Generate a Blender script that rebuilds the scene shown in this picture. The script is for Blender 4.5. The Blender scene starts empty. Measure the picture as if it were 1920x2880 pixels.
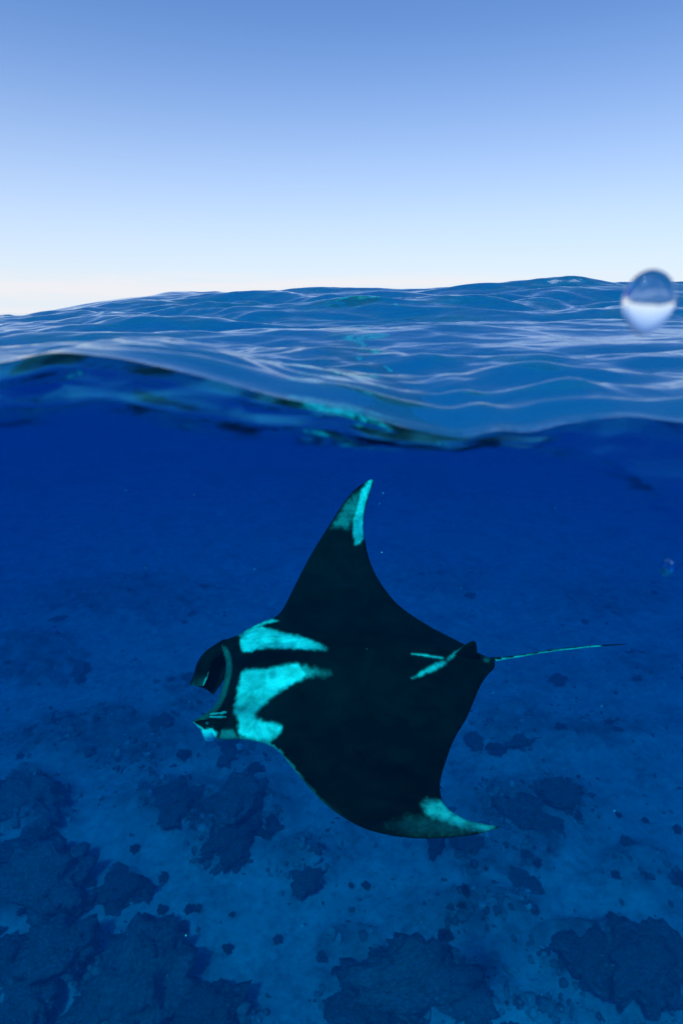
import bpy, bmesh, math, random
import numpy as np
from mathutils import Vector, Matrix, geometry

random.seed(11)
rng = np.random.default_rng(11)
scn = bpy.context.scene
COL = scn.collection

# ------------------------------------------------------------------ camera
FPX = 1716.0                       # focal length in photograph pixels (1920 x 2880)
TH = math.radians(18.07)           # camera looks this far below the horizon
CAM = np.array([0.0, 0.0, 0.16])   # just above the mean water level
cam_d = bpy.data.cameras.new('camera')
cam = bpy.data.objects.new('camera', cam_d)
COL.objects.link(cam)
cam.location = CAM
cam.rotation_euler = (math.pi / 2 - TH, 0, 0)
cam_d.sensor_fit = 'VERTICAL'
cam_d.sensor_height = 36.0
cam_d.lens = 36.0 * FPX / 2880.0
cam_d.clip_start = 0.01
cam_d.clip_end = 9000.0
cam_d.dof.use_dof = True
cam_d.dof.focus_distance = 3.5
cam_d.dof.aperture_fstop = cam_d.lens / 7.0
scn.camera = cam

FWD = np.array([0, math.cos(TH), -math.sin(TH)])
UPV = np.array([0, math.sin(TH), math.cos(TH)])
RGT = np.array([1.0, 0, 0])


def ray(p):
    d = FWD + (p[0] - 960.0) / FPX * RGT + (1440.0 - p[1]) / FPX * UPV
    return d / np.linalg.norm(d)


def to_px(P):
    q = np.asarray(P) - CAM
    z = q @ FWD
    return np.stack([960 + FPX * (q @ RGT) / z, 1440 - FPX * (q @ UPV) / z], -1)


# ------------------------------------------------------------------ sky, sun, exposure
SUN_EL, SUN_AZ = math.radians(56), math.radians(-158)   # behind the camera, a little to its left
sun_dir = Vector((math.sin(SUN_AZ) * math.cos(SUN_EL), math.cos(SUN_AZ) * math.cos(SUN_EL), math.sin(SUN_EL)))
world = bpy.data.worlds.new('World')
scn.world = world
world.use_nodes = True
wn, wl = world.node_tree.nodes, world.node_tree.links
wn.clear()
w_out = wn.new('ShaderNodeOutputWorld')
w_bg = wn.new('ShaderNodeBackground')
w_bg.inputs['Strength'].default_value = 0.15
sky = wn.new('ShaderNodeTexSky')
sky.sky_type = 'NISHITA'
sky.sun_disc = False
sky.sun_elevation = SUN_EL
sky.sun_rotation = SUN_AZ
sky.altitude = 0.0
sky.air_density = 1.0
sky.dust_density = 0.3
sky.ozone_density = 10.0


def wmath(op, a, b=None, clamp=False):
    nd = wn.new('ShaderNodeMath')
    nd.operation, nd.use_clamp = op, clamp
    for k, v in enumerate((a, b)):
        if v is None:
            continue
        if isinstance(v, bpy.types.NodeSocket):
            wl.new(v, nd.inputs[k])
        else:
            nd.inputs[k].default_value = v
    return nd.outputs[0]


def wmix(fac, a, b, mode='MIX'):
    nd = wn.new('ShaderNodeMix')
    nd.data_type, nd.blend_type = 'RGBA', mode
    for k, v in ((0, fac), (6, a), (7, b)):
        if isinstance(v, bpy.types.NodeSocket):
            wl.new(v, nd.inputs[k])
        else:
            nd.inputs[k].default_value = v
    return nd.outputs[2]


w_tc = wn.new('ShaderNodeTexCoord')
w_sep = wn.new('ShaderNodeSeparateXYZ')
wl.new(w_tc.outputs['Generated'], w_sep.inputs[0])
el = w_sep.outputs['Z']
tinted = wmix(1.0, sky.outputs[0], (1.04, 1.07, 1.14, 1), 'MULTIPLY')
# pale sea haze thickening towards the horizon, all the way round
veil = wmath('POWER', wmath('SUBTRACT', 1.0, wmath('DIVIDE', wmath('MAXIMUM', el, 0.0), .375), clamp=True), 1.6)
veiled = wmix(veil, tinted, (.80 / .15, .865 / .15, .935 / .15, 1))
# a low bank of thin white cloud along parts of the horizon
w_map = wn.new('ShaderNodeMapping')
w_map.inputs['Scale'].default_value = (2.2, 2.2, 26.0)
w_map.inputs['Location'].default_value = (4.6, 0.2, 0.0)
wl.new(w_tc.outputs['Generated'], w_map.inputs[0])
w_no = wn.new('ShaderNodeTexNoise')
w_no.inputs['Scale'].default_value = 1.0
w_no.inputs['Detail'].default_value = 5.0
wl.new(w_map.outputs[0], w_no.inputs['Vector'])
cl = wmath('MULTIPLY', wmath('SUBTRACT', w_no.outputs[0], .46), 8.0, clamp=True)
cl = wmath('MULTIPLY', cl, wmath('MULTIPLY', wmath('SUBTRACT', .062, el), 60.0, clamp=True))
sky_col = wmix(wmath('MULTIPLY', cl, .8), veiled, (.89 / .15, .88 / .15, .915 / .15, 1))
wl.new(sky_col, w_bg.inputs['Color'])
wl.new(w_bg.outputs[0], w_out.inputs['Surface'])

sun_d = bpy.data.lights.new('sun', 'SUN')
sun_d.energy = 5.0
sun_d.angle = math.radians(3.0)
sun_d.color = (1.0, 0.97, 0.84)
sun = bpy.data.objects.new('sun', sun_d)
COL.objects.link(sun)
sun.rotation_euler = sun_dir.to_track_quat('Z', 'Y').to_euler()
sun.location = (-20, -30, 60)

scn.view_settings.view_transform = 'Standard'
scn.view_settings.look = 'None'
scn.view_settings.gamma = 1.0
scn.view_settings.use_curve_mapping = False
scn.view_settings.exposure = 0.0
cy = scn.cycles
cy.use_denoising = True
cy.max_bounces = 8
cy.transparent_max_bounces = 16
cy.volume_bounces = 1
cy.sample_clamp_indirect = 4.0
cy.caustics_reflective = True
cy.caustics_refractive = True


# ------------------------------------------------------------------ helpers
def tag(o, label, cat=None, group=None, kind=None):
    o['label'] = label
    if cat:
        o['category'] = cat
    if group:
        o['group'] = group
    if kind:
        o['kind'] = kind
    return o


def mesh_obj(name, verts, faces, mat, parent=None, smooth=True):
    me = bpy.data.meshes.new(name)
    me.from_pydata([tuple(map(float, v)) for v in verts], [], faces)
    me.update()
    if smooth:
        me.polygons.foreach_set('use_smooth', [True] * len(me.polygons))
    if mat:
        me.materials.append(mat)
    o = bpy.data.objects.new(name, me)
    COL.objects.link(o)
    if parent:
        o.parent = parent
    return o


def grid_faces(nr, nc):
    i = np.arange((nr - 1) * (nc - 1))
    r, c = i // (nc - 1), i % (nc - 1)
    a = r * nc + c
    return np.stack([a, a + 1, a + nc + 1, a + nc], 1)


def grid_obj(name, V, nr, nc, mat, extra=None):
    """V (nr*nc,3) as one mesh, with optional further verts/quads appended."""
    Fc = grid_faces(nr, nc)
    if extra is not None:
        ev, ef = extra
        Fc = np.concatenate([Fc, np.asarray(ef) + len(V)])
        V = np.concatenate([V, np.asarray(ev, float)])
    me = bpy.data.meshes.new(name)
    me.vertices.add(len(V))
    me.vertices.foreach_set('co', V.astype(np.float32).ravel())
    me.loops.add(4 * len(Fc))
    me.loops.foreach_set('vertex_index', Fc.astype(np.int32).ravel())
    me.polygons.add(len(Fc))
    me.polygons.foreach_set('loop_start', np.arange(0, 4 * len(Fc), 4, dtype=np.int32))
    me.polygons.foreach_set('loop_total', np.full(len(Fc), 4, dtype=np.int32))
    me.update(calc_edges=True)
    me.polygons.foreach_set('use_smooth', [True] * len(Fc))
    me.materials.append(mat)
    o = bpy.data.objects.new(name, me)
    COL.objects.link(o)
    return o


def add_attr(me, name, vals):
    a = me.attributes.new(name, 'FLOAT', 'POINT')
    a.data.foreach_set('value', np.asarray(vals, np.float32))


_perm = rng.permutation(512)
_g3 = rng.normal(size=(512, 3))
_g3 /= np.linalg.norm(_g3, axis=1)[:, None]


def noise3(x, y, z):
    x, y, z = np.broadcast_arrays(np.asarray(x, float), np.asarray(y, float), np.asarray(z, float))
    xi, yi, zi = np.floor(x).astype(int), np.floor(y).astype(int), np.floor(z).astype(int)
    xf, yf, zf = x - xi, y - yi, z - zi
    u, v, w = [t * t * t * (t * (t * 6 - 15) + 10) for t in (xf, yf, zf)]
    r = 0
    for dx in (0, 1):
        for dy in (0, 1):
            for dz in (0, 1):
                h = _perm[(_perm[(_perm[(xi + dx) & 511] + yi + dy) & 511] + zi + dz) & 511]
                g = _g3[h]
                d = g[..., 0] * (xf - dx) + g[..., 1] * (yf - dy) + g[..., 2] * (zf - dz)
                r = r + d * (u if dx else 1 - u) * (v if dy else 1 - v) * (w if dz else 1 - w)
    return r * 1.5


def fbm(x, y, z, o=4):
    s, a = 0, 1.0
    for k in range(o):
        s = s + a * noise3(x * 2 ** k + 17.3 * k, y * 2 ** k, z * 2 ** k)
        a *= .5
    return s


def sstep(a, b, x):
    t = np.clip((x - a) / (b - a), 0, 1)
    return t * t * (3 - 2 * t)


class NT:
    """tiny node-tree writer"""
    def __init__(self, name):
        self.m = bpy.data.materials.new(name)
        self.m.use_nodes = True
        self.t = self.m.node_tree
        self.t.nodes.clear()
        self.out = self.t.nodes.new('ShaderNodeOutputMaterial')

    def n(self, typ, **kw):
        nd = self.t.nodes.new(typ)
        for k, v in kw.items():
            if k.startswith('_'):
                setattr(nd, k[1:], v)
            else:
                self.put(nd, k.replace('__', ' '), v)
        return nd

    def put(self, nd, key, v):
        s = nd.inputs[int(key[1:])] if key[0] == 'i' and key[1:].isdigit() else nd.inputs[key]
        if isinstance(v, bpy.types.NodeSocket):
            self.t.links.new(v, s)
        elif isinstance(v, bpy.types.Node):
            self.t.links.new(v.outputs[0], s)
        else:
            s.default_value = v

    def math(self, op, a, b=None, c=None, clamp=False):
        nd = self.t.nodes.new('ShaderNodeMath')
        nd.operation = op
        nd.use_clamp = clamp
        for k, v in enumerate((a, b, c)):
            if v is not None:
                self.put(nd, 'i%d' % k, v)
        return nd.outputs[0]

    def mix(self, fac, a, b):
        nd = self.t.nodes.new('ShaderNodeMix')
        nd.data_type = 'RGBA'
        self.put(nd, 'i0', fac)
        self.put(nd, 'i6', a)
        self.put(nd, 'i7', b)
        return nd.outputs[2]

    def noise(self, scale, detail=4, rough=.55, vec=None, dist=0.0):
        nd = self.n('ShaderNodeTexNoise', Scale=scale, Detail=detail, Roughness=rough, Distortion=dist)
        if vec is not None:
            self.put(nd, 'Vector', vec)
        return nd.outputs[0]

    def ramp(self, fac, stops):
        nd = self.t.nodes.new('ShaderNodeValToRGB')
        self.put(nd, 'Fac', fac)
        el = nd.color_ramp.elements
        while len(el) < len(stops):
            el.new(.5)
        for e, (p, c) in zip(el, stops):
            e.position = p
            e.color = (*c, 1) if len(c) == 3 else c
        return nd.outputs[0]

    def attr(self, name):
        return self.n('ShaderNodeAttribute', _attribute_name=name)

    def end(self, surf=None, vol=None):
        if surf is not None:
            self.t.links.new(surf.outputs[0] if isinstance(surf, bpy.types.Node) else surf, self.out.inputs['Surface'])
        if vol is not None:
            self.t.links.new(vol.outputs[0] if isinstance(vol, bpy.types.Node) else vol, self.out.inputs['Volume'])
        return self.m


# ------------------------------------------------------------------ materials
def mat_water():
    t = NT('sea_surface')
    geo = t.n('ShaderNodeNewGeometry')
    mp = t.n('ShaderNodeMapping', Vector=geo.outputs['Position'])
    mp.inputs['Scale'].default_value = (0.7, 1.6, 1.0)
    n1 = t.noise(14.0, 3, .5, mp.outputs[0], .6)
    n2 = t.noise(55.0, 2, .5, mp.outputs[0], .4)
    hgt = t.math('ADD', n1, t.math('MULTIPLY', n2, .22))
    bmp = t.n('ShaderNodeBump', Strength=0.2, Distance=0.010, Height=hgt)
    fr = t.n('ShaderNodeFresnel', IOR=1.333, Normal=bmp.outputs[0])
    gl = t.n('ShaderNodeBsdfGlossy', Roughness=0.03, Normal=bmp.outputs[0])
    gl.inputs['Color'].default_value = (1, 1, 1, 1)
    rf = t.n('ShaderNodeBsdfRefraction', Roughness=0.0, IOR=1.333, Normal=bmp.outputs[0])
    rf.inputs['Color'].default_value = (1, 1, 1, 1)
    tr = t.n('ShaderNodeBsdfTransparent')
    tr.inputs['Color'].default_value = (1, 1, 1, 1)
    lo = t.n('ShaderNodeMixShader', i0=0.33, i1=tr, i2=rf)
    df = t.n('ShaderNodeBsdfDiffuse', Normal=bmp.outputs[0])      # blue put in for light welling up through the surface
    df.inputs['Color'].default_value = (0.0, 0.50, 0.95, 1)
    lo = t.n('ShaderNodeMixShader', i0=0.085, i1=lo, i2=df)
    return t.end(t.n('ShaderNodeMixShader', i0=fr.outputs[0], i1=lo, i2=gl))


def mat_lip():
    t = NT('water_edge_film')
    geo = t.n('ShaderNodeNewGeometry')
    n1 = t.noise(30.0, 3, .5, geo.outputs['Position'], .8)
    bmp = t.n('ShaderNodeBump', Strength=0.3, Distance=0.01, Height=n1)
    rf = t.n('ShaderNodeBsdfRefraction', Roughness=0.0, IOR=1.333, Normal=bmp.outputs[0])
    rf.inputs['Color'].default_value = (.1, .75, .95, 1)
    tr = t.n('ShaderNodeBsdfTransparent')
    tr.inputs['Color'].default_value = (1, 1, 1, 1)
    # added patches that bend light the other way, making the edge's dark blotches
    mp = t.n('ShaderNodeMapping', Vector=geo.outputs['Position'])
    mp.inputs['Scale'].default_value = (9.0, 3.0, 26.0)
    pk = t.noise(1.0, 3, .5, mp.outputs[0], 1.2)
    pocket = t.math('MULTIPLY', t.math('SUBTRACT', pk, .50), 9.0, clamp=True)
    ra = t.n('ShaderNodeBsdfRefraction', Roughness=0.05, IOR=.74, Normal=bmp.outputs[0])
    ra.inputs['Color'].default_value = (.1, .7, .95, 1)
    rr = t.n('ShaderNodeMixShader', i0=t.math('MULTIPLY', pocket, .92), i1=rf, i2=ra)
    mp2 = t.n('ShaderNodeMapping', Vector=geo.outputs['Position'])
    mp2.inputs['Scale'].default_value = (7.0, 3.0, 34.0)
    st = t.math('MULTIPLY', t.math('SUBTRACT', t.noise(1.0, 3, .5, mp2.outputs[0], 1.0), .45), .55, clamp=True)
    df = t.n('ShaderNodeBsdfDiffuse', Normal=bmp.outputs[0])
    df.inputs['Color'].default_value = (0.03, 0.45, 0.78, 1)  # teal streaks painted in for light refracted through the edge
    glass = t.n('ShaderNodeMixShader', i0=t.math('ADD', st, .02), i1=rr, i2=df)
    return t.end(t.n('ShaderNodeMixShader', i0=t.attr('film').outputs['Fac'], i1=tr, i2=glass))


def mat_depths():
    t = NT('sea_water_body')
    ab = t.n('ShaderNodeVolumeAbsorption', Density=1.4)
    ab.inputs['Color'].default_value = (0.08, 1 - .038 / 1.4, 1 - .0092 / 1.4, 1)
    sc = t.n('ShaderNodeVolumeScatter', Density=0.0102, Anisotropy=0.0)
    sc.inputs['Color'].default_value = (0.0, 0.345, 1.0, 1)
    return t.end(None, t.n('ShaderNodeAddShader', i0=ab, i1=sc))


def mat_seabed():
    t = NT('sand_and_rubble')
    geo = t.n('ShaderNodeNewGeometry')
    pos = geo.outputs['Position']
    reef = t.attr('reef').outputs['Fac']
    n1 = t.noise(.54, 6, .6, pos)
    n2 = t.noise(3.0, 6, .65, pos)
    sand = t.mix(t.math('SUBTRACT', t.math('ADD', t.math('MULTIPLY', n2, 1.8), t.math('MULTIPLY', n1, 2.0)), 1.4, clamp=True), (.22, .21, .18, 1), (.56, .53, .46, 1))
    rock = t.mix(t.math('SUBTRACT', t.math('MULTIPLY', n2, 2.6), .8, clamp=True), (.06, .06, .05, 1), (.24, .22, .18, 1))
    n3 = t.noise(1.3, 5, .6, pos)
    f = t.math('ADD', reef, t.math('MULTIPLY', t.math('SUBTRACT', t.math('ADD', t.math('ADD', n1, n2), n3), 1.5), 2.4))
    f = t.math('MULTIPLY', t.math('SUBTRACT', f, .16), 1.05, clamp=True)
    col = t.mix(f, sand, rock)
    b = t.n('ShaderNodeBump', Strength=.8, Distance=.12, Height=n2)
    return t.end(t.n('ShaderNodeBsdfPrincipled', Base__Color=col, Roughness=.9, Normal=b.outputs[0], Specular__IOR__Level=.1))


def mat_coral(name, a, b_):
    t = NT(name)
    tc = t.n('ShaderNodeTexCoord')
    n2 = t.noise(10.0, 8, .7, tc.outputs['Object'])
    vo = t.n('ShaderNodeTexVoronoi', Vector=tc.outputs['Object'], Scale=9.0)
    col = t.mix(t.math('SUBTRACT', t.math('MULTIPLY', n2, 2.6), .8, clamp=True), (*a, 1), (*b_, 1))
    h = t.math('SUBTRACT', n2, t.math('MULTIPLY', vo.outputs['Distance'], .6))
    dust = t.noise(2.4, 5, .7, tc.outputs['Object'])          # sand caught on the coral, more of it low down
    sepz = t.n('ShaderNodeSeparateXYZ', Vector=tc.outputs['Object'])
    low = t.math('MULTIPLY', t.math('SUBTRACT', .25, sepz.outputs['Z']), 1.3)
    df = t.math('ADD', t.math('MULTIPLY', t.math('SUBTRACT', dust, .52), 3.4), low, clamp=True)
    col = t.mix(t.math('MULTIPLY', df, .5), col, (.40, .37, .31, 1))
    b = t.n('ShaderNodeBump', Strength=1.0, Distance=.16, Height=h)
    return t.end(t.n('ShaderNodeBsdfPrincipled', Base__Color=col, Roughness=.9, Normal=b.outputs[0], Specular__IOR__Level=.1))


def mat_manta():
    t = NT('manta_skin')
    tc = t.n('ShaderNodeTexCoord')
    w = t.attr('pale').outputs['Fac']
    mot = t.noise(9.0, 5, .6, tc.outputs['Object'], .5)
    fine = t.noise(60.0, 4, .6, tc.outputs['Object'])
    m = t.math('ADD', t.math('MULTIPLY', t.math('SUBTRACT', mot, .5), 3.2), .74, clamp=True)  # patch mottling in the skin colour, partly in place of caustic dapples
    pale = t.mix(m, (.30, .36, .42, 1), (.9, .9, .88, 1))
    dark = t.mix(t.math('SUBTRACT', t.math('MULTIPLY', mot, 3.0), 1.0, clamp=True), (.0015, .0018, .002, 1), (.006, .007, .008, 1))
    wf = t.math('ADD', w, t.math('MULTIPLY', t.math('SUBTRACT', fine, .5), t.math('MULTIPLY', t.math('MULTIPLY', w, t.math('SUBTRACT', 1.0, w)), 1.6)), clamp=True)
    col = t.mix(wf, dark, pale)
    b = t.n('ShaderNodeBump', Strength=.25, Distance=.004, Height=fine)
    return t.end(t.n('ShaderNodeBsdfPrincipled', Base__Color=col, Roughness=.6, Normal=b.outputs[0], Specular__IOR__Level=.04))


def mat_plain(name, c, rough=.5, spec=.3):
    t = NT(name)
    tc = t.n('ShaderNodeTexCoord')
    n = t.noise(30.0, 3, .5, tc.outputs['Object'])
    col = t.mix(n, (*[v * .8 for v in c], 1), (*[min(1, v * 1.15) for v in c], 1))
    return t.end(t.n('ShaderNodeBsdfPrincipled', Base__Color=col, Roughness=rough, Specular__IOR__Level=spec))


def mat_drop(name, ior):
    t = NT(name)
    g = t.n('ShaderNodeBsdfGlass', Roughness=0.0, IOR=ior)
    g.inputs['Color'].default_value = (1, 1, 1, 1)
    return t.end(g)


# ------------------------------------------------------------------ the sea surface
Y0 = 0.75                       # where the water meets the lens port


def on_wall(px, py, yw=Y0):
    d = ray((px, py))
    return CAM + d * (yw - CAM[1]) / d[1]


EDGE = [(-1400, 1060), (-300, 1040), (0, 1022), (150, 988), (330, 1005), (540, 1052), (800, 1122), (960, 1148), (1150, 1207), (1300, 1236), (1400, 1205),
        (1480, 1222), (1560, 1196), (1750, 1168), (1920, 1190), (2300, 1200), (3600, 1180)]
_e = np.array([on_wall(*p)[[0, 2]] for p in EDGE])
ex = np.linspace(_e[0, 0], _e[-1, 0], 900)
ez = np.interp(ex, _e[:, 0], _e[:, 1])
kz = np.exp(-np.linspace(-2.5, 2.5, 41) ** 2)
ez = np.convolve(np.pad(ez, 20, 'edge'), kz / kz.sum(), 'valid')


def edge_z(x):
    return np.interp(x, ex, ez)


_wr = np.random.default_rng(5)
WAVES = []
for k in range(70):
    lam = 0.03 * (1.7 / 0.03) ** ((k + _wr.random()) / 70)
    th = math.radians(_wr.normal(-8, 24)) + math.pi / 2
    kk = 2 * math.pi / lam
    slope = .030 if lam < .08 else (.060 if lam < .6 else .028)
    WAVES.append((kk * math.cos(th), kk * math.sin(th), slope / kk, _wr.random() * 6.28, lam))

for k in range(7):
    lam = .32 * (1.0 / .32) ** ((k + _wr.random()) / 7)
    th = math.radians(_wr.normal(-4, 11)) + math.pi / 2
    kk = 2 * math.pi / lam
    WAVES.append((kk * math.cos(th), kk * math.sin(th), .084 / kk, _wr.random() * 6.28, lam))


def wave_h(x, y):
    # domain warp keeps crests long but wandering
    wx = x + .25 * noise3(x * .7, y * .7, 3.3)
    wy = y + .25 * noise3(x * .6 + 9, y * .9, 7.7)
    gust = np.clip(.85 + .95 * noise3(x * .5, y * .8, 1.1), .2, 1.6)
    h = np.zeros_like(x)
    for kx, ky, a, ph, lam in WAVES:
        ang = kx * wx + ky * wy + ph
        s = np.sin(ang)
        damp = 1 / (1 + (y / (lam * 90)) ** 2) * (.35 + .65 * sstep(lam * .8, lam * 3.0, y)) 
        h += a * (s + .25 * (s * s - .5)) * damp * gust
    h *= 1 - .6 * np.exp(-((y - 5.5) / 1.0) ** 2)      # the swell's back is smoother
    # the swell that hides the horizon
    A = .315 * sstep(-3.5, -1.2, x + .25 * (y - 5)) + .07 * sstep(-1.5, 3.0, x)
    h += A * np.exp(-((y - 5.2) / np.where(y < 5.2, 2.9, 4.0)) ** 2)
    h += .05 * np.sin(y * .35 + .12 * x + 1.0) * sstep(8, 14, y) * np.exp(-y / 300)
    h -= .03 * sstep(1, 3, y)
    return h


NR, NC = 1180, 420
ts = np.linspace(0, 1, NR - 140)
ys = Y0 + 0.5 * (np.exp(ts * math.log(1 + 24 / .5)) - 1)
ys = np.concatenate([ys, ys[-1] * np.exp(np.linspace(0, math.log(2600 / ys[-1]), 141))[1:]])
us = np.linspace(-1, 1, NC)
us = .55 * us + .45 * us ** 3
X = us[None, :] * (1.0 + 1.15 * (ys[:, None] - Y0 * .6))
Y = np.repeat(ys[:, None], NC, 1)
wgt = np.exp(-((Y - Y0) / .50) ** 2)
Z = wgt * edge_z(X) + (1 - wgt) * (wave_h(X, Y) + .012)
Z += wgt * .45 * (wave_h(X, Y)) * sstep(Y0, Y0 + .15, Y)
# ripples that run along the edge where the water piles against the port
dy = Y - Y0 + .09 * noise3(X * 2.4, Y * 2, 6.1) + .05 * noise3(X * 6, Y * 4, 2.1)
Z += .017 * np.sin(2 * math.pi * dy / (.16 + .06 * (Y - Y0)) + 1.8 * noise3(X * 1.5, Y, 4.0)) * np.exp(-(Y - Y0) / .8) * sstep(0, .1, Y - Y0) * (.6 + .8 * noise3(X * 2, Y * 1.5, 8.0))
WV = np.stack([X, Y, Z], -1).reshape(-1, 3)
# still water behind and beside the lens, never in view
B = 2600.0
W0 = X[0, -1]
zr = 0.02
rv = [(-B, -B, zr), (B, -B, zr), (B, -.2, zr), (-B, -.2, zr),
      (-B, -.2, zr), (-W0, -.2, zr), (-W0, Y0, zr), (-B, Y0, zr), (W0, -.2, zr), (B, -.2, zr), (B, Y0, zr), (W0, Y0, zr)]
XL = X[-1, -1]
rv += [(-B, Y0, zr), (-W0, Y0, zr), (-XL, ys[-1], zr), (-XL - 1, ys[-1], zr), (W0, Y0, zr), (B, Y0, zr), (XL + 1, ys[-1], zr), (XL, ys[-1], zr)]
rf = [(0, 1, 2, 3), (4, 5, 6, 7), (8, 9, 10, 11), (12, 13, 14, 15), (16, 17, 18, 19)]
water = grid_obj('water', WV, NR, NC, mat_water(), (rv, rf))
tag(water, 'rolling blue sea surface with smooth silky wavelets reaching the horizon', 'sea', kind='structure')

# the rolled edge of water where it climbs and hangs on the lens port
LOW = [(-1400, 1230), (0, 1225), (120, 1222), (300, 1200), (420, 1224), (520, 1245), (700, 1254), (860, 1258), (1000, 1268), (1180, 1274), (1290, 1276), (1360, 1262),
       (1480, 1272), (1600, 1300), (1700, 1370), (1800, 1460), (1920, 1500), (2300, 1500), (3600, 1400)]
_l = np.array([on_wall(*p)[[0, 2]] for p in LOW])
LR, LC = 30, 520
lx = np.linspace(-W0, W0, LC)
lx = np.sign(lx) * np.abs(lx / W0) ** 1.6 * W0
LV, film = [], []
zt = edge_z(lx)
zb = np.interp(lx, _l[:, 0], _l[:, 1])
for r in range(LR):
    v = r / (LR - 1)
    z = zt + (zb - zt) * v
    wob = (.026 * noise3(lx * 13, v * 2.6, 12.0) + .036 * noise3(lx * 5.5 + 4, v * 1.9, 5.0)) * np.interp(lx, [.0, .18, .3], [1, .8, .15])
    y = Y0 - .060 * math.sin(min(v / .22, 1) * math.pi / 2) + .044 * max(0, v - .6) / .4 + wob * math.sin(min(1, v * 1.3) * math.pi / 1.3)
    k = y / Y0
    z = CAM[2] + (z - CAM[2]) * k
    LV.append(np.stack([lx * k, y, z], 1))
    strength = np.interp(to_px(LV[-1])[:, 0], [0, 1200, 1380, 1500, 1920], [1, 1, .95, .6, .45])
    film.append(strength * (1 - sstep(.72, 1.0, v + .2 * noise3(lx * 11, v * 3, 9.0))))
lip = grid_obj('meniscus', np.concatenate(LV), LR, LC, mat_lip())
lip.data.flip_normals()          # the face towards the lens is the outside
add_attr(lip.data, 'film', np.concatenate(film))
lip.parent = water
lip['label'] = 'dark rolled edge of water hanging in front'

# ------------------------------------------------------------------ the body of sea water
SEABED = -20.0
KS = 20.0 / 12.0                 # reef dimensions grow with the depth
HTOP = float(min(WV[:, 2].min(), np.concatenate(LV)[:, 2].max())) - .01
hv = [(x, y, z) for z in (SEABED - 3.0, HTOP) for x, y in ((-2500, -2500), (2500, -2500), (2500, 2500), (-2500, 2500))]
hf = [(3, 2, 1, 0), (4, 5, 6, 7), (0, 1, 5, 4), (1, 2, 6, 5), (2, 3, 7, 6), (3, 0, 4, 7)]
haze = mesh_obj('haze', hv, hf, mat_depths(), smooth=False)
tag(haze, 'clear deep blue sea water fading into the distance', 'sea water', kind='stuff')

# ------------------------------------------------------------------ seabed
REEF = [(90, 2270, 130, 110, 1), (100, 2470, 160, 90, 1), (170, 2680, 110, 85, 1), (370, 2770, 170, 105, 1), (610, 2860, 140, 50, .9), (30, 2700, 40, 60, .9), (60, 2830, 90, 60, .9),
        (490, 2260, 170, 80, .9), (620, 2370, 120, 80, .9), (690, 2270, 150, 90, .9), (345, 2480, 50, 45, .9), (850, 2420, 110, 60, .6),
        (1150, 2760, 270, 110, .9), (1770, 2720, 210, 90, 1), (1600, 2640, 240, 60, .7), (1400, 2380, 210, 90, .7), (1480, 2270, 210, 75, .9), (1360, 2550, 190, 70, .7),
        (1800, 2450, 120, 80, .6), (980, 2650, 90, 60, .8), (330, 1690, 340, 75, .7), (300, 2080, 330, 90, .9), (100, 1860, 170, 90, .8), (560, 1960, 120, 90, .6),
        (1700, 1690, 220, 60, .6), (1440, 2050, 120, 80, .7), (1660, 2070, 180, 50, .7), (1250, 1640, 160, 50, .5), (1800, 1880, 120, 60, .5), (700, 2130, 120, 60, .7),
        (20, 2560, 60, 40, .7), (1560, 1900, 120, 50, .4), (1500, 2830, 200, 40, .5)]


def reef_mask(x, y, z=SEABED):
    P = np.stack([x, y, np.full_like(x, z)], -1)
    q = P - CAM
    dz = q @ FWD
    dz = np.where(dz < .5, .5, dz)
    px, py = 960 + FPX * (q @ RGT) / dz, 1440 - FPX * (q @ UPV) / dz
    m = np.zeros_like(x)
    for cx, cy_, rx, ry, s in REEF:
        d = np.sqrt(((px - cx) / rx) ** 2 + ((py - cy_) / ry) ** 2)
        m = np.maximum(m, s * (1 - sstep(.45, 1.35, d)))
    off = .55 * sstep(.0, .5, fbm(x * .08, y * .08, 4.4, 3))        # reef goes on outside the view
    outside = np.clip(np.maximum(np.abs(px - 960) - 960, py - 2880) / 300, 0, 1)
    far = sstep(46, 75, y)
    return np.maximum(m * (1 - far * .5), off * np.maximum(outside, far * .9))




def relief(x, y, rm):
    x, y = x / KS, y / KS
    return SEABED + KS * (.25 * fbm(x * .15, y * .15, 1.5, 3) + rm * (.30 + .50 * np.maximum(-.3, fbm(x * .7, y * .7, 2.5, 4))) + .05 * fbm(x * 1.5, y * 1.5, 8.5, 4))


SR, SC = 420, 380
ty = np.linspace(0, 1, SR)
sy = np.where(ty < .12, -14 + ty / .12 * 18, 4.0 + 14 * (np.exp((ty - .12) / .88 * math.log(1 + 700 / 14)) - 1))
su = np.linspace(-1, 1, SC)
su = .6 * su + .4 * su ** 3
SX = su[None, :] * (26 + 1.1 * np.maximum(sy[:, None], 0))
SY = np.repeat(sy[:, None], SC, 1)
RM = reef_mask(SX, SY)
SZ = relief(SX, SY, RM)
seabed = grid_obj('seabed', np.stack([SX, SY, SZ], -1).reshape(-1, 3), SR, SC, mat_seabed())
add_attr(seabed.data, 'reef', RM.ravel())
tag(seabed, 'pale sandy seabed broken by dark reef rubble', 'seabed', kind='structure')


def seabed_z(x, y):
    x, y = np.asarray([x], float), np.asarray([y], float)
    rm = reef_mask(x, y)
    return float(relief(x, y, rm)[0])


def on_seabed(px, py):
    d = ray((px, py))
    t = (SEABED + .2 * KS - CAM[2]) / d[2]
    P = CAM + d * t
    return P[0], P[1]


CORAL_M = [mat_coral('dark_coral_rock', (.07, .07, .06), (.22, .20, .17)), mat_coral('olive_coral', (.09, .088, .07), (.30, .28, .23))]


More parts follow.
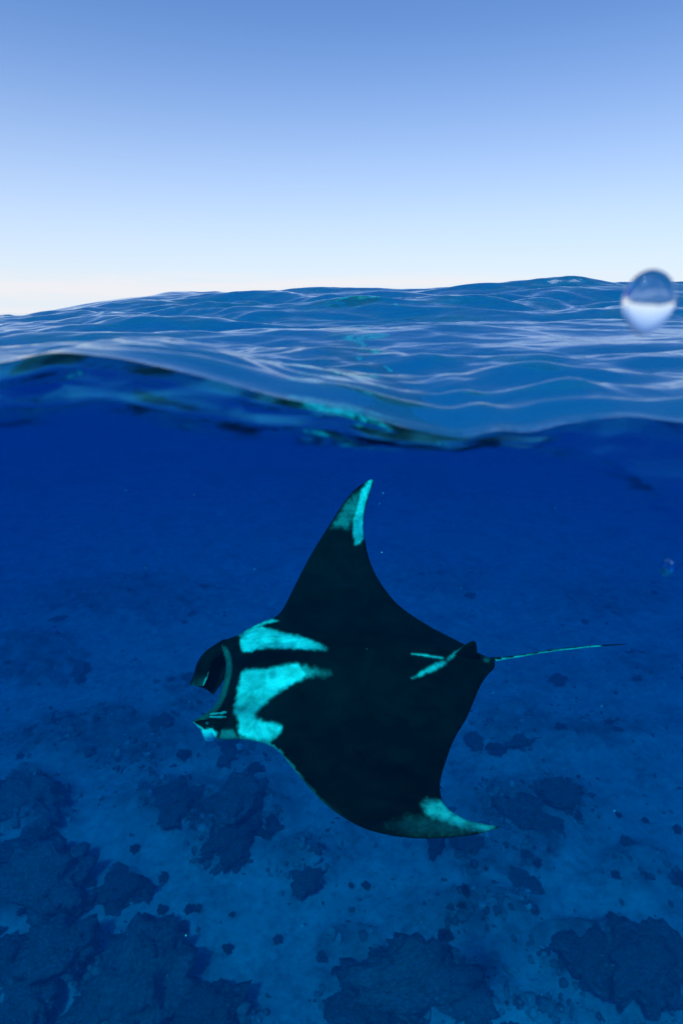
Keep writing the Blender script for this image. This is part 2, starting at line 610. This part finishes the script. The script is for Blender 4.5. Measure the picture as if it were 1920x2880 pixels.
def coral_mesh(name, seed, flat, rough, mat, sub=4):
    bm = bmesh.new()
    bmesh.ops.create_icosphere(bm, subdivisions=sub, radius=1.0)
    co = np.array([v.co[:] for v in bm.verts])
    n = fbm(co[:, 0] * 1.5 + seed * 7, co[:, 1] * 1.5, co[:, 2] * 1.5 + seed, 3) * .62
    n2 = np.abs(fbm(co[:, 0] * 3 + seed * 3, co[:, 1] * 3, co[:, 2] * 3, 3))
    r = .85 + np.maximum(n, -.5) + rough * (.5 - n2) + .10 * fbm(co[:, 0] * 8, co[:, 1] * 8 + seed, co[:, 2] * 8, 2)
    co = co * r[:, None]
    co[:, 2] *= flat
    for v, c in zip(bm.verts, co):
        v.co = c
    me = bpy.data.meshes.new(name)
    bm.to_mesh(me)
    bm.free()
    me.polygons.foreach_set('use_smooth', [True] * len(me.polygons))
    me.materials.append(mat)
    return me


out_meshes = [coral_mesh('coral_outcrop', k, .55, .55, CORAL_M[k % 2]) for k in range(6)]
head_meshes = [coral_mesh('round_coral', 20 + k, .8, .25, CORAL_M[k % 2], 3) for k in range(4)]
spots = []
for cx, cy_, rx, ry, s in REEF:
    n = int(2 + rx * ry * s / 4300)
    for k in range(n):
        a, r = random.random() * 6.28, math.sqrt(random.random()) * .95
        spots.append((cx + math.cos(a) * r * rx, cy_ + math.sin(a) * r * ry, s))
spots += [(175, 2690, 1, .62), (385, 2765, 1, .95), (300, 2800, 1, .6), (90, 2265, 1, .8), (130, 2480, 1, .75), (25, 2700, 1, .45), (345, 2480, 1, .42), (60, 2420, 1, .6), (60, 2830, 1, .6), (580, 2850, 1, .55),
          (1180, 2760, 1, .8), (1020, 2790, 1, .6), (1330, 2800, 1, .55), (1780, 2730, 1, .8), (1660, 2700, 1, .5), (1860, 2690, 1, .5), (1480, 2280, 1, .7), (640, 2380, 1, .6), (480, 2250, 1, .65), (680, 2260, 1, .7)]
for spec in spots:
    px, py, s = spec[:3]
    if not (-40 < px < 1960 and py < 2930 and py > 1600):
        continue
    x, y = on_seabed(px, py)
    o = bpy.data.objects.new('coral_outcrop', random.choice(out_meshes))
    COL.objects.link(o)
    sc = (.09 + .26 * random.random() ** 2) * (.75 + .4 * s) if len(spec) == 3 else spec[3]
    sc *= KS
    o.location = (x, y, seabed_z(x, y) - .1 * sc)
    o.scale = (sc * random.uniform(.8, 1.3), sc * random.uniform(.55, 1.2), sc * random.uniform(.7, 1.15))
    o.rotation_euler = (random.uniform(-.2, .2), random.uniform(-.2, .2), random.random() * 6.28)
    tone = 'dark' if 'dark' in o.data.materials[0].name else 'paler'
    if sc > .4 * KS:
        tag(o, 'broad %s coral outcrop, among the largest lumps of its reef patch' % tone, 'coral', 'broad %s coral outcrops' % tone)
    else:
        tag(o, 'knobbly %s coral lump massed with others on a reef patch' % tone, 'coral', 'knobbly %s coral lumps' % tone)
HEADS = [(710 * .6378, 2200 + 520 * .6378), (832 * .6378, 2200 + 525 * .6378), (870 * .6378, 2200 + 517 * .6378), (1020 * .6378, 2200 + 545 * .6378), (530 * .6378, 2200 + 462 * .6378),
         (422 * .6378, 2200 + 618 * .6378), (828 * .6378, 2200 + 852 * .6378), (714 * .6378, 2200 + 382 * .6378), (1225 * .6378, 2200 + 650 * .6378), (765 * .6378, 2200 + 606 * .6378),
         (815 * .6378, 2200 + 740 * .6378), (1002 * .6378, 2200 + 690 * .6378), (590 * .6378, 2200 + 262 * .6378), (370 * .6378, 2200 + 500 * .6378), (985 * .6378, 2200 + 915 * .6378),
         (920 + 1285 * .6378, 2200 + 130 * .6378), (920 + 1405 * .6378, 2200 + 148 * .6378), (920 + 175 * .6378, 2200 + 413 * .6378), (920 + 105 * .6378, 2200 + 413 * .6378), (920 + 1100 * .6378, 2200 + 160 * .6378),
         (920 + 940 * .6378, 2200 + 943 * .6378), (920 + 1180 * .6378, 2200 + 645 * .6378), (920 + 930 * .6378, 2200 + 345 * .6378), (920 + 1270 * .6378, 2200 + 410 * .6378), (920 + 1545 * .6378, 2200 + 190 * .6378)]
for k in range(12):
    HEADS.append((random.uniform(0, 1920), 1650 + 1230 * random.random() ** .7))
for k, (px, py) in enumerate(HEADS):
    x, y = on_seabed(px, py)
    o = bpy.data.objects.new('round_coral', random.choice(head_meshes))
    COL.objects.link(o)
    sc = (random.uniform(.06, .115) if k < 25 else random.uniform(.04, .1)) * KS
    o.location = (x, y, seabed_z(x, y) + .4 * sc)
    o.scale = (sc, sc, sc)
    o.rotation_euler = (0, 0, random.random() * 6.28)
    tag(o, 'small round coral boulder dotted alone on the pale sand', 'coral', 'small round corals on the sand')

# loose knobs of coral and rubble, far too many to count
ib = bmesh.new()
bmesh.ops.create_icosphere(ib, subdivisions=1, radius=1.0)
iv = np.array([v.co[:] for v in ib.verts])
it = np.array([[v.index for v in f.verts] for f in ib.faces])
ib.free()
rp = np.stack([rng.uniform(-60, 1980, 60000), 1560 + 1380 * rng.random(60000) ** .8], 1)
dd = FWD + ((rp[:, :1] - 960) / FPX) * RGT + ((1440 - rp[:, 1:]) / FPX) * UPV
PP = CAM + dd * ((SEABED + .2 * KS - CAM[2]) / dd[:, 2:])
rx_, ry_ = PP[:, 0], PP[:, 1]
rm_ = reef_mask(rx_, ry_)
clump = fbm(rx_ * .48, ry_ * .48, 6.6, 3)
ok = rng.random(len(rm_)) < np.clip(.006 + .30 * rm_ * (.5 + clump) + .06 * np.maximum(clump, 0), 0, 1)
rx_, ry_, rm_ = rx_[ok][:9000], ry_[ok][:9000], rm_[ok][:9000]
rz_ = relief(rx_, ry_, rm_)
nr_ = len(rx_)
rs_ = (.022 + .06 * rng.random(nr_) ** 2.5) * (1 + .5 * rm_) * KS
jit = 1 + .45 * rng.normal(size=(nr_, len(iv), 1)).clip(-1.5, 1.5) * .6
RV = iv[None] * jit * rs_[:, None, None] * rng.uniform(.6, 1.5, (nr_, 1, 3)) + np.stack([rx_, ry_, rz_], 1)[:, None]
RF = (it[None] + (np.arange(nr_) * len(iv))[:, None, None]).reshape(-1, 3)
me = bpy.data.meshes.new('reef_rubble')
RV = RV.reshape(-1, 3)
me.vertices.add(len(RV))
me.vertices.foreach_set('co', RV.astype(np.float32).ravel())
me.loops.add(3 * len(RF))
me.loops.foreach_set('vertex_index', RF.astype(np.int32).ravel())
me.polygons.add(len(RF))
me.polygons.foreach_set('loop_start', np.arange(0, 3 * len(RF), 3, dtype=np.int32))
me.polygons.foreach_set('loop_total', np.full(len(RF), 3, dtype=np.int32))
me.update(calc_edges=True)
me.polygons.foreach_set('use_smooth', [True] * len(RF))


def mat_rubble():
    t = NT('mixed_rubble')
    g = t.n('ShaderNodeNewGeometry')
    col = t.ramp(g.outputs['Random Per Island'], [(0, (.10, .10, .085)), (.55, (.19, .18, .15)), (.85, (.28, .26, .21)), (1, (.42, .40, .34))])
    return t.end(t.n('ShaderNodeBsdfPrincipled', Base__Color=col, Roughness=.9, Specular__IOR__Level=.1))


me.materials.append(mat_rubble())
rub = bpy.data.objects.new('reef_rubble', me)
COL.objects.link(rub)
tag(rub, 'loose knobs of coral and rubble strewn over the seabed', 'rubble', kind='stuff')

# ------------------------------------------------------------------ the manta ray
OUT = [(640, 1799), (672, 1787), (700, 1768), (740, 1749), (775, 1735), (800, 1705), (835, 1635), (880, 1550), (930, 1470), (965, 1415), (1000, 1375), (1030, 1354), (1044, 1348), (1051, 1352),
       (1042, 1380), (1029, 1425), (1022, 1470), (1026, 1520), (1042, 1585), (1072, 1643), (1115, 1697), (1160, 1733), (1220, 1770), (1300, 1812), (1340, 1836), (1372, 1851),
       (1420, 1847), (1459, 1842), (1561, 1825), (1663, 1815.5), (1763, 1810.5), (1763, 1812), (1663, 1820.5), (1561, 1832), (1459, 1848.5), (1420, 1855), (1383, 1862),
       (1391, 1865), (1388, 1880), (1366, 1904), (1345, 1940), (1312, 2018), (1277, 2078), (1254, 2138), (1239, 2190), (1237, 2225), (1246, 2256), (1270, 2284), (1310, 2307), (1360, 2319), (1405, 2325),
       (1390, 2333), (1340, 2346), (1260, 2356), (1180, 2358), (1100, 2350), (1030, 2332), (970, 2302), (910, 2258), (860, 2205), (815, 2150), (780, 2110), (750, 2093), (710, 2083), (670, 2078),
       (640, 2080), (612, 2078), (596, 2064), (570, 2047), (541, 2030), (565, 2017), (590, 2000), (608, 1978), (620, 1950), (629, 1915), (634, 1885), (633, 1856), (623, 1838), (606, 1828), (616, 1812)]
SHARP = {(1391, 1865), (1383, 1862), (1372, 1851), (1405, 2325), (541, 2030), (1763, 1810.5), (1763, 1812)}
D0, P0PX = 3.6, (930, 1905)
MP0 = CAM + ray(P0PX) * D0
Fv, Sv, Nv = np.array([-1., 0, 0]), np.array([0, -1., 0]), np.array([0, 0, 1.])


def rotv(v, ax, a):
    return v * math.cos(a) + np.cross(ax, v) * math.sin(a) + ax * np.dot(ax, v) * (1 - math.cos(a))


for nm, a in (('N', 8), ('F', -8)):
    ax = Nv if nm == 'N' else Fv
    Fv, Sv, Nv = [rotv(v, ax, math.radians(a)) for v in (Fv, Sv, Nv)]
CFAR, CNEAR = .25, .20


def wing_h(s):
    return np.where(s < 0, CFAR, CNEAR) * s * s


def unproject(p, extra=0.0):
    d = ray(p)
    t = np.linspace(1.5, 7.0, 3000)
    q = CAM + t[:, None] * d - MP0
    s, n = q @ Sv, q @ Nv
    g = n - wing_h(s) - extra
    k = np.where((g[:-1] > 0) & (g[1:] <= 0))[0][0]
    f = g[k] / (g[k] - g[k + 1])
    q = q[k] + f * (q[k + 1] - q[k])
    return q @ Fv, q @ Sv


def place(f, s, n):
    f, s, n = map(lambda v: np.asarray(v, float), (f, s, n))
    return MP0 + f[..., None] * Fv + s[..., None] * Sv + (wing_h(s) + n)[..., None] * Nv


# smooth the traced outline (Catmull-Rom), then carry it onto the curved disc
pts = []
for i in range(len(OUT)):
    p0, p1, p2, p3 = [np.array(OUT[(i + k) % len(OUT)], float) for k in (-1, 0, 1, 2)]
    if OUT[i] in SHARP:
        p0 = p1
    if OUT[(i + 1) % len(OUT)] in SHARP:
        p3 = p2
    n = max(1, int(np.linalg.norm(p2 - p1) / 5.0))
    for k in range(n):
        t = k / n
        pts.append(.5 * ((2 * p1) + (p2 - p0) * t + (2 * p0 - 5 * p1 + 4 * p2 - p3) * t * t + (3 * p1 - p0 - 3 * p2 + p3) * t ** 3))
OL = np.array([unproject(p) for p in pts])
NOL = len(OL)


def seg_dist(P, A, closed=True):
    """distance from points P (n,2) to polyline A"""
    Bp = np.roll(A, -1, 0) if closed else A[1:]
    A_ = A if closed else A[:-1]
    best = np.full(len(P), 1e9)
    for a, b in zip(A_, Bp):
        ab = b - a
        t = np.clip(((P - a) @ ab) / max(1e-12, ab @ ab), 0, 1)
        d = P - a - t[:, None] * ab
        best = np.minimum(best, (d * d).sum(1))
    return np.sqrt(best)


def inside(P, A):
    c = np.zeros(len(P), bool)
    for a, b in zip(A, np.roll(A, -1, 0)):
        cond = (a[1] > P[:, 1]) != (b[1] > P[:, 1])
        xx = (b[0] - a[0]) * (P[:, 1] - a[1]) / (b[1] - a[1] + 1e-15) + a[0]
        c ^= cond & (P[:, 0] < xx)
    return c


STEP = .0095
gx, gy = np.meshgrid(np.arange(OL[:, 0].min(), OL[:, 0].max(), STEP), np.arange(OL[:, 1].min(), OL[:, 1].max(), STEP))
gx[::2] += STEP / 2
G = np.stack([gx.ravel(), gy.ravel()], 1)
G = G[inside(G, OL)]
gd = seg_dist(G, OL)
keep = gd > STEP * .45
G, gd = G[keep], gd[keep]
# a spine of points down the thin tail
ta = np.array([unproject(p) for p in [(1385, 1856), (1420, 1851), (1459, 1845.3), (1561, 1828.5), (1663, 1818), (1755, 1811.5)]])
tk = np.linspace(0, len(ta) - 1, 90)
TS = np.stack([np.interp(tk, np.arange(len(ta)), ta[:, k]) for k in (0, 1)], 1)
TS = TS[inside(TS, OL)]
far_from = np.array([np.min(((G - p) ** 2).sum(1)) for p in TS]) > (STEP * .4) ** 2
TS = TS[far_from]
td = seg_dist(TS, OL)
INP = np.concatenate([OL, G, TS])
dist = np.concatenate([np.zeros(NOL), gd, td])
res = geometry.delaunay_2d_cdt([Vector((float(a), float(b))) for a, b in INP], [(i, (i + 1) % NOL) for i in range(NOL)], [], 1, 1e-7)
cv = np.array([v[:] for v in res[0]])
orig = [o[0] if o else -1 for o in res[3]]
cd = np.array([dist[o] if o >= 0 else 0.0 for o in orig])
onrim = np.array([0 <= o < NOL or o < 0 for o in orig])
tris = [tuple(f) for f in res[2]]


def half_top(f, s, d):
    body = .155 * np.exp(-(s / .33) ** 2) * np.clip((f + 1.02) / .75, 0, 1) ** .8
    t = np.minimum(d * 1.1, 1) * 0
    t = body * (1 - np.exp(-(d / .16) ** 1.25))
    t += .042 * (1 - np.exp(-d / .10)) * np.exp(-(s / 1.1) ** 2)
    t += np.minimum(.010, np.sqrt(np.maximum(d, 0) * .012))
    return np.where(f < -1.0, np.minimum(t, d * 1.0), t)


def half_bot(f, s, d):
    return .75 * half_top(f, s, d)


top = place(cv[:, 0], cv[:, 1], np.where(onrim, 0, half_top(cv[:, 0], cv[:, 1], cd)))
bot = place(cv[:, 0], cv[:, 1], -np.where(onrim, 0, half_bot(cv[:, 0], cv[:, 1], cd)))
nv = len(cv)
bmap = np.where(onrim, np.arange(nv), np.arange(nv) + nv)
V = np.concatenate([top, bot])
Fc = [t for t in tris] + [tuple(int(bmap[i]) for i in t[::-1]) for t in tris]
# orientation: top faces look along +N
a_, b_, c_ = [top[tris[0][k]] for k in range(3)]
if np.dot(np.cross(b_ - a_, c_ - a_), Nv) < 0:
    Fc = [f[::-1] for f in Fc]

# pale markings: traced in the photograph, kept on the skin as a vertex value
MARKS = [  # (polygon, brightness, edge softness in photograph pixels)
    ([(674, 1786), (691, 1775), (717, 1764), (742, 1764), (771, 1772), (803, 1783), (838, 1788), (867, 1798), (899, 1810), (921, 1824), (918, 1830), (883, 1828), (835, 1824), (787, 1822), (749, 1822), (723, 1826), (704, 1832), (683, 1832), (679, 1812)], 1.0, 5),
    ([(700, 1770), (720, 1758), (742, 1748), (765, 1742), (784, 1746), (760, 1752), (735, 1760), (712, 1769)], .8, 3),
    ([(688, 1885), (717, 1882), (755, 1882), (787, 1874), (813, 1868), (838, 1868), (850, 1880), (862, 1896), (850, 1908), (822, 1923), (787, 1942), (755, 1968), (730, 1990), (717, 2006), (720, 2019), (742, 2032), (774, 2034), (790, 2043), (787, 2057), (771, 2076), (755, 2086), (723, 2081), (698, 2075), (669, 2060), (674, 2032), (666, 2013), (658, 2000), (666, 1965), (671, 1930), (677, 1904)], .95, 6),
    ([(830, 1870), (857, 1874), (892, 1882), (924, 1888), (930, 1895), (915, 1901), (883, 1901), (854, 1907), (835, 1912)], .45, 9),
    ([(1050, 1350), (1033, 1392), (1026, 1433), (1022, 1475), (1024, 1504), (1012, 1528), (1000, 1532), (993, 1504), (993, 1463), (1003, 1433), (1010, 1402), (1018, 1376), (1036, 1352)], .9, 5),
    ([(935, 1482), (965, 1430), (990, 1400), (1012, 1385), (1005, 1430), (992, 1463), (980, 1484)], .22, 9),
    ([(1189, 2262), (1204, 2250), (1240, 2256), (1257, 2266), (1286, 2289), (1316, 2307), (1357, 2318), (1402, 2323), (1383, 2333), (1347, 2334), (1300, 2332), (1270, 2318), (1230, 2305), (1199, 2290)], .68, 9),
    ([(1092, 2322), (1153, 2297), (1219, 2305), (1275, 2320), (1320, 2336), (1265, 2346), (1153, 2338)], .13, 14),
    ([(1158, 1839), (1204, 1842), (1247, 1850), (1240, 1853), (1200, 1846)], .75, 3),
    ([(1158, 1908), (1194, 1883), (1224, 1865), (1250, 1860), (1255, 1866), (1230, 1881), (1194, 1896)], .75, 4),
    ([(1252, 1862), (1263, 1846), (1278, 1835), (1306, 1820), (1302, 1833), (1281, 1842), (1262, 1856)], .45, 4),
    ([(1362, 1848), (1375, 1852), (1373, 1862), (1361, 1862)], .12, 4),
    ([(1395, 1858), (1459, 1847), (1561, 1830), (1663, 1818), (1690, 1816), (1690, 1820), (1663, 1822), (1561, 1834), (1459, 1850), (1395, 1862)], 1.0, 2),
    ([(622, 2054), (655, 2052), (664, 2066), (660, 2082), (620, 2082)], .26, 4),
    ([(577, 2052), (600, 2053), (610, 2060), (606, 2080), (590, 2085)], .9, 3),
    ([(541, 2028), (556, 2035), (572, 2047), (568, 2052)], .6, 2),
]
LIPS = [([(600, 1826), (614, 1822), (630, 1828), (641, 1848), (644, 1880), (637, 1915), (626, 1955), (610, 1985), (590, 2006), (560, 2024)], 9, .12)]


def pale_of(px):
    w = np.zeros(len(px))
    nz = 3.0 * fbm(px[:, 0] / 14, px[:, 1] / 14, 3.1, 3)
    cloud = fbm(px[:, 0] / 42, px[:, 1] / 30, 5.2, 3)
    # the shoulder patches thin out towards the back, the near one is smudged in its middle
    sh = (px[:, 1] > 1760) & (px[:, 1] < 2000) & (px[:, 0] < 960)
    fade = np.where(sh, 1 - .72 * sstep(840, 925, px[:, 0]), 1.0)
    fade = fade * (1 - .42 * np.exp(-((px[:, 0] - 705) / 45) ** 2 - ((px[:, 1] - 1975) / 48) ** 2)) * (1 - .25 * np.exp(-((px[:, 0] - 700) / 16) ** 2 - ((px[:, 1] - 1905) / 14) ** 2))
    for poly, b, soft in MARKS:
        A = np.array(poly, float)
        lo, hi = A.min(0) - 25, A.max(0) + 25
        m = np.all((px > lo) & (px < hi), 1)
        if not m.any():
            continue
        P = px[m]
        soft = soft * 1.2
        sd = seg_dist(P, A) * np.where(inside(P, A), 1, -1) + nz[m] * (soft / 5)
        w[m] = np.maximum(w[m], b * sstep(-soft, soft, sd) * np.clip(.96 + .55 * cloud[m], .4, 1) * fade[m])
    for line, wid, b in LIPS:
        sd = seg_dist(px, np.array(line, float), False)
        w = np.maximum(w, b * (1 - sstep(wid * .6, wid * 1.4, sd)))
    return w


pale_top = pale_of(to_px(top))
pale_bot = np.where(onrim, pale_top, .95 * sstep(.02, .14, cd) * (1 - .8 * sstep(1.0, 1.35, np.abs(cv[:, 1]) + .4 * fbm(cv[:, 0] * 4, cv[:, 1] * 4, 1., 2))))
front_rim = sstep(.05, .25, cv[:, 0]) * sstep(.36, .5, cv[:, 1]) * (1 - .6 * sstep(.6, .9, cv[:, 1])) * .4 * onrim
pale_top = np.maximum(pale_top, front_rim)
PALE = [pale_top, np.where(onrim, pale_top, pale_bot)]


# dorsal fin: a low blade standing on the back just ahead of the tail
def blade(outline_fn, half, pale):
    global V, Fc
    base = len(V)
    m = len(outline_fn)
    c = outline_fn.mean(0)
    ring = [outline_fn]
    inner = c + (outline_fn - c) * .55
    vs = np.concatenate([place(outline_fn[:, 0], np.zeros(m), outline_fn[:, 1]), place(inner[:, 0], np.full(m, half), inner[:, 1]), place(inner[:, 0], np.full(m, -half), inner[:, 1]),
                         place(c[None, 0], np.array([half * 1.3]), c[None, 1]), place(c[None, 0], np.array([-half * 1.3]), c[None, 1])])
    fs = []
    for i in range(m):
        j = (i + 1) % m
        fs += [(i, j, m + j, m + i), (j, i, 2 * m + i, 2 * m + j), (m + i, m + j, 3 * m), (2 * m + j, 2 * m + i, 3 * m + 1)]
    V = np.concatenate([V, vs])
    Fc += [tuple(base + k for k in f) for f in fs]
    PALE.append(np.full(len(vs), pale))


dz = []
for p in [(1268, 1846), (1290, 1830), (1304, 1816), (1318, 1806), (1329, 1802), (1337, 1806), (1340, 1820), (1341, 1836), (1352, 1852), (1320, 1868), (1285, 1864)]:
    d = ray(p)
    t = ((MP0 - CAM) @ Sv + .0) / (d @ Sv)          # the body's upright mid-plane
    q = CAM + d * t - MP0
    dz.append((q @ Fv, q @ Nv))
blade(np.array(dz), .012, 0.0)


# cephalic fins: rolled sheets hung from the front corners of the head
def cat(P, n):
    P = np.asarray(P, float)
    out = []
    for k in range(len(P) - 1):
        p0, p1, p2, p3 = P[max(0, k - 1)], P[k], P[k + 1], P[min(len(P) - 1, k + 2)]
        for t in np.arange(n) / n:
            out.append(.5 * ((2 * p1) + (p2 - p0) * t + (2 * p0 - 5 * p1 + 4 * p2 - p3) * t * t + (3 * p1 - p0 - 3 * p2 + p3) * t ** 3))
    out.append(P[-1])
    return np.array(out)


def sheet(rows, base_dist, thick, pale_fn):
    """rows of (px, py, metres further away) lofted into a sheet with thickness"""
    global V, Fc
    R = np.array([cat(r, 6) for r in rows])                       # rows x across
    R = np.array([cat(R[:, k], 5) for k in range(R.shape[1])])    # across x along
    nr, nc = R.shape[:2]
    P = np.zeros((nr, nc, 3))
    for i in range(nr):
        for j in range(nc):
            P[i, j] = CAM + ray(R[i, j, :2]) * (base_dist + R[i, j, 2])
    du, dv = np.gradient(P, axis=0), np.gradient(P, axis=1)
    nn = np.cross(du, dv)
    nn /= np.linalg.norm(nn, axis=2)[..., None] + 1e-9
    edge = np.ones((nr, nc))
    edge[0] = edge[-1] = .25
    edge[:, -1] = .25
    A = (P + nn * thick * edge[..., None]).reshape(-1, 3)
    Bk = (P - nn * thick * edge[..., None]).reshape(-1, 3)
    base, m = len(V), nr * nc
    fs = []
    for i in range(nr - 1):
        for j in range(nc - 1):
            a = i * nc + j
            q = (a, a + 1, a + nc + 1, a + nc)
            fs += [q, tuple(m + k for k in q[::-1])]
    rim = [i * nc for i in range(nr)] + [(nr - 1) * nc + j for j in range(1, nc)] + [i * nc + nc - 1 for i in range(nr - 2, -1, -1)] + [j for j in range(nc - 2, 0, -1)]
    for a, b in zip(rim, rim[1:] + rim[:1]):
        fs.append((b, a, m + a, m + b))
    V = np.concatenate([V, A, Bk])
    Fc += [tuple(base + k for k in f) for f in fs]
    pl = pale_fn(R.reshape(-1, 3))
    PALE.extend([pl, pl])


HD = float(np.linalg.norm(place(*unproject((640, 1810)), 0.0) - CAM))
# far fin, rolled into an open scroll: near lip - fold - inner flap
sheet([[(628, 1838, -.05), (622, 1822, -.05), (622, 1806, .0), (640, 1802, .05), (645, 1835, .05)],
       [(600, 1854, -.07), (586, 1838, -.06), (582, 1832, .0), (612, 1826, .08), (637, 1852, .05)],
       [(591, 1876, -.08), (570, 1862, -.07), (558, 1866, .0), (590, 1860, .09), (636, 1880, .04)],
       [(584, 1903, -.08), (562, 1895, -.07), (548, 1900, .0), (585, 1895, .08), (631, 1908, .03)],
       [(573, 1928, -.08), (556, 1930, -.07), (535, 1926, .0), (574, 1936, .06), (600, 1954, .02)]],
      HD - .02, .006, lambda R: np.clip(.0 + .05 * sstep(1890, 1925, R[:, 1]) * (R[:, 2] < -.03) + .45 * (np.abs(R[:, 0] - (584 - (R[:, 1] - 1903) * .42)) < 2.6) * (R[:, 1] > 1888) * (R[:, 2] < -.06), 0, 1))
ND = float(np.linalg.norm(place(*unproject((596, 2040)), 0.0) - CAM))
# near fin: a short folded lobe whose white underside hangs below
sheet([[(612, 2026, -.03), (600, 2052, -.045), (603, 2066, -.02), (607, 2079, .03)],
       [(580, 2024, -.02), (584, 2050, -.04), (590, 2068, -.02), (596, 2083, .03)],
       [(560, 2026, -.01), (570, 2048, -.03), (576, 2066, -.02), (582, 2083, .03)],
       [(542, 2031, .0), (556, 2040, -.01), (566, 2048, -.01), (575, 2066, .03)]],
      ND, .007, lambda R: np.clip(.95 * sstep(2049, 2054, R[:, 1] + .1 * (R[:, 0] - 580)) + .5 * sstep(3.5, 1.5, np.abs((R[:, 1] - 2034) - .72 * (R[:, 0] - 552)) * 0 + np.abs(R[:, 1] - (2031 + .6 * (R[:, 0] - 542)))) * (R[:, 0] < 574), 0, 1))

base_o = Vector(MP0)
manta = mesh_obj('manta_ray', V - MP0, Fc, mat_manta())
manta.location = base_o
add_attr(manta.data, 'pale', np.concatenate(PALE))
tag(manta, 'black manta ray with white shoulder patches and rolled head fins gliding below the surface', 'manta ray')


def top_point(px, py):
    f, s = unproject((px, py))
    for _ in range(12):
        d = float(seg_dist(np.array([[f, s]]), OL)[0])
        f, s = unproject((px, py), float(half_top(np.array(f), np.array(s), np.array(d))))
    d = float(seg_dist(np.array([[f, s]]), OL)[0])
    return place(f, s, float(half_top(np.array(f), np.array(s), np.array(d)))), Nv


# the double row of pale ridges on the side of the head
rb = bmesh.new()
for row, (y, h) in enumerate(((2008, 6.5), (2018, 5.0))):
    for k in range(9):
        x = 594 + k * 5.2 + row * -1
        P, N = top_point(x, y - (.12 * (x - 612) if row == 0 else 0))
        N = Vector(N)
        mat4 = Matrix.Translation(Vector(P) + N * .003 - base_o) @ Matrix((Vector(Fv).to_4d(), Vector(Sv).to_4d(), N.to_4d(), Vector((0, 0, 0, 1)))).transposed()
        mat4[3][0] = mat4[3][1] = mat4[3][2] = 0
        mat4[3][3] = 1
        bmesh.ops.create_icosphere(rb, subdivisions=2, radius=1.0, matrix=mat4 @ Matrix.Diagonal((.0024, h * random.uniform(.0006, .0016), .006, 1)))
me = bpy.data.meshes.new('ridged_scar')
rb.to_mesh(me)
rb.free()
me.polygons.foreach_set('use_smooth', [True] * len(me.polygons))
me.materials.append(mat_plain('pale_scar_skin', (.5, .52, .5)))
sc_o = bpy.data.objects.new('ridged_scar', me)
COL.objects.link(sc_o)
sc_o.parent = manta
sc_o['label'] = 'two short rows of pale ridges behind the head fin'

# the eye on the near side of the head
eb = bmesh.new()
P, N = top_point(584, 2038)
bmesh.ops.create_uvsphere(eb, u_segments=20, v_segments=12, radius=.016, matrix=Matrix.Translation(Vector(P) - base_o + Vector((0, 0, .002))))
me = bpy.data.meshes.new('eye')
eb.to_mesh(me)
eb.free()
me.polygons.foreach_set('use_smooth', [True] * len(me.polygons))
me.materials.append(mat_plain('eye_grey', (.06, .07, .08), .2, .5))
eye = bpy.data.objects.new('eye', me)
COL.objects.link(eye)
eye.parent = manta

# ------------------------------------------------------------------ drop, bubble, drifting specks
def blob(name, px, py, dist_, rx, rz, mat, tear=0.0, ry=None):
    bm = bmesh.new()
    bmesh.ops.create_uvsphere(bm, u_segments=48, v_segments=32, radius=1.0)
    for v in bm.verts:
        z = v.co.z
        k = 1 - tear * max(0, -z) ** 1.5 + tear * .15 * max(0, z)
        v.co.x *= rx * k
        v.co.y *= (ry or rx) * k
        v.co.z *= rz
    me = bpy.data.meshes.new(name)
    bm.to_mesh(me)
    bm.free()
    me.polygons.foreach_set('use_smooth', [True] * len(me.polygons))
    me.materials.append(mat)
    o = bpy.data.objects.new(name, me)
    COL.objects.link(o)
    o.location = CAM + ray((px, py)) * dist_
    return o


tag(blob('water_drop', 1822, 852, .60, .0218, .0264, mat_drop('drop_water', 1.333), .2, .011), 'clear splash drop of water in the air above the waves', 'water drop')
tag(blob('air_bubble', 1874, 1597, 1.1, .010, .015, mat_drop('bubble_air', .75), .2), 'small blurred air bubble drifting under the water edge', 'bubble')
sb = bmesh.new()
for k in range(46):
    p = CAM + ray((random.uniform(0, 1920), random.uniform(1320, 2860))) * random.uniform(2.0, 6.0)
    bmesh.ops.create_icosphere(sb, subdivisions=1, radius=random.uniform(.0012, .0026), matrix=Matrix.Translation(Vector(p)))
for px, py in ((1077, 1387), (523, 2631)):
    bmesh.ops.create_icosphere(sb, subdivisions=1, radius=.0028, matrix=Matrix.Translation(Vector(CAM + ray((px, py)) * 2.6)))
me = bpy.data.meshes.new('floating_specks')
sb.to_mesh(me)
sb.free()
me.materials.append(mat_plain('speck', (.7, .7, .68)))
sp = bpy.data.objects.new('floating_specks', me)
COL.objects.link(sp)
tag(sp, 'tiny pale specks drifting in the blue water', 'specks', kind='stuff')
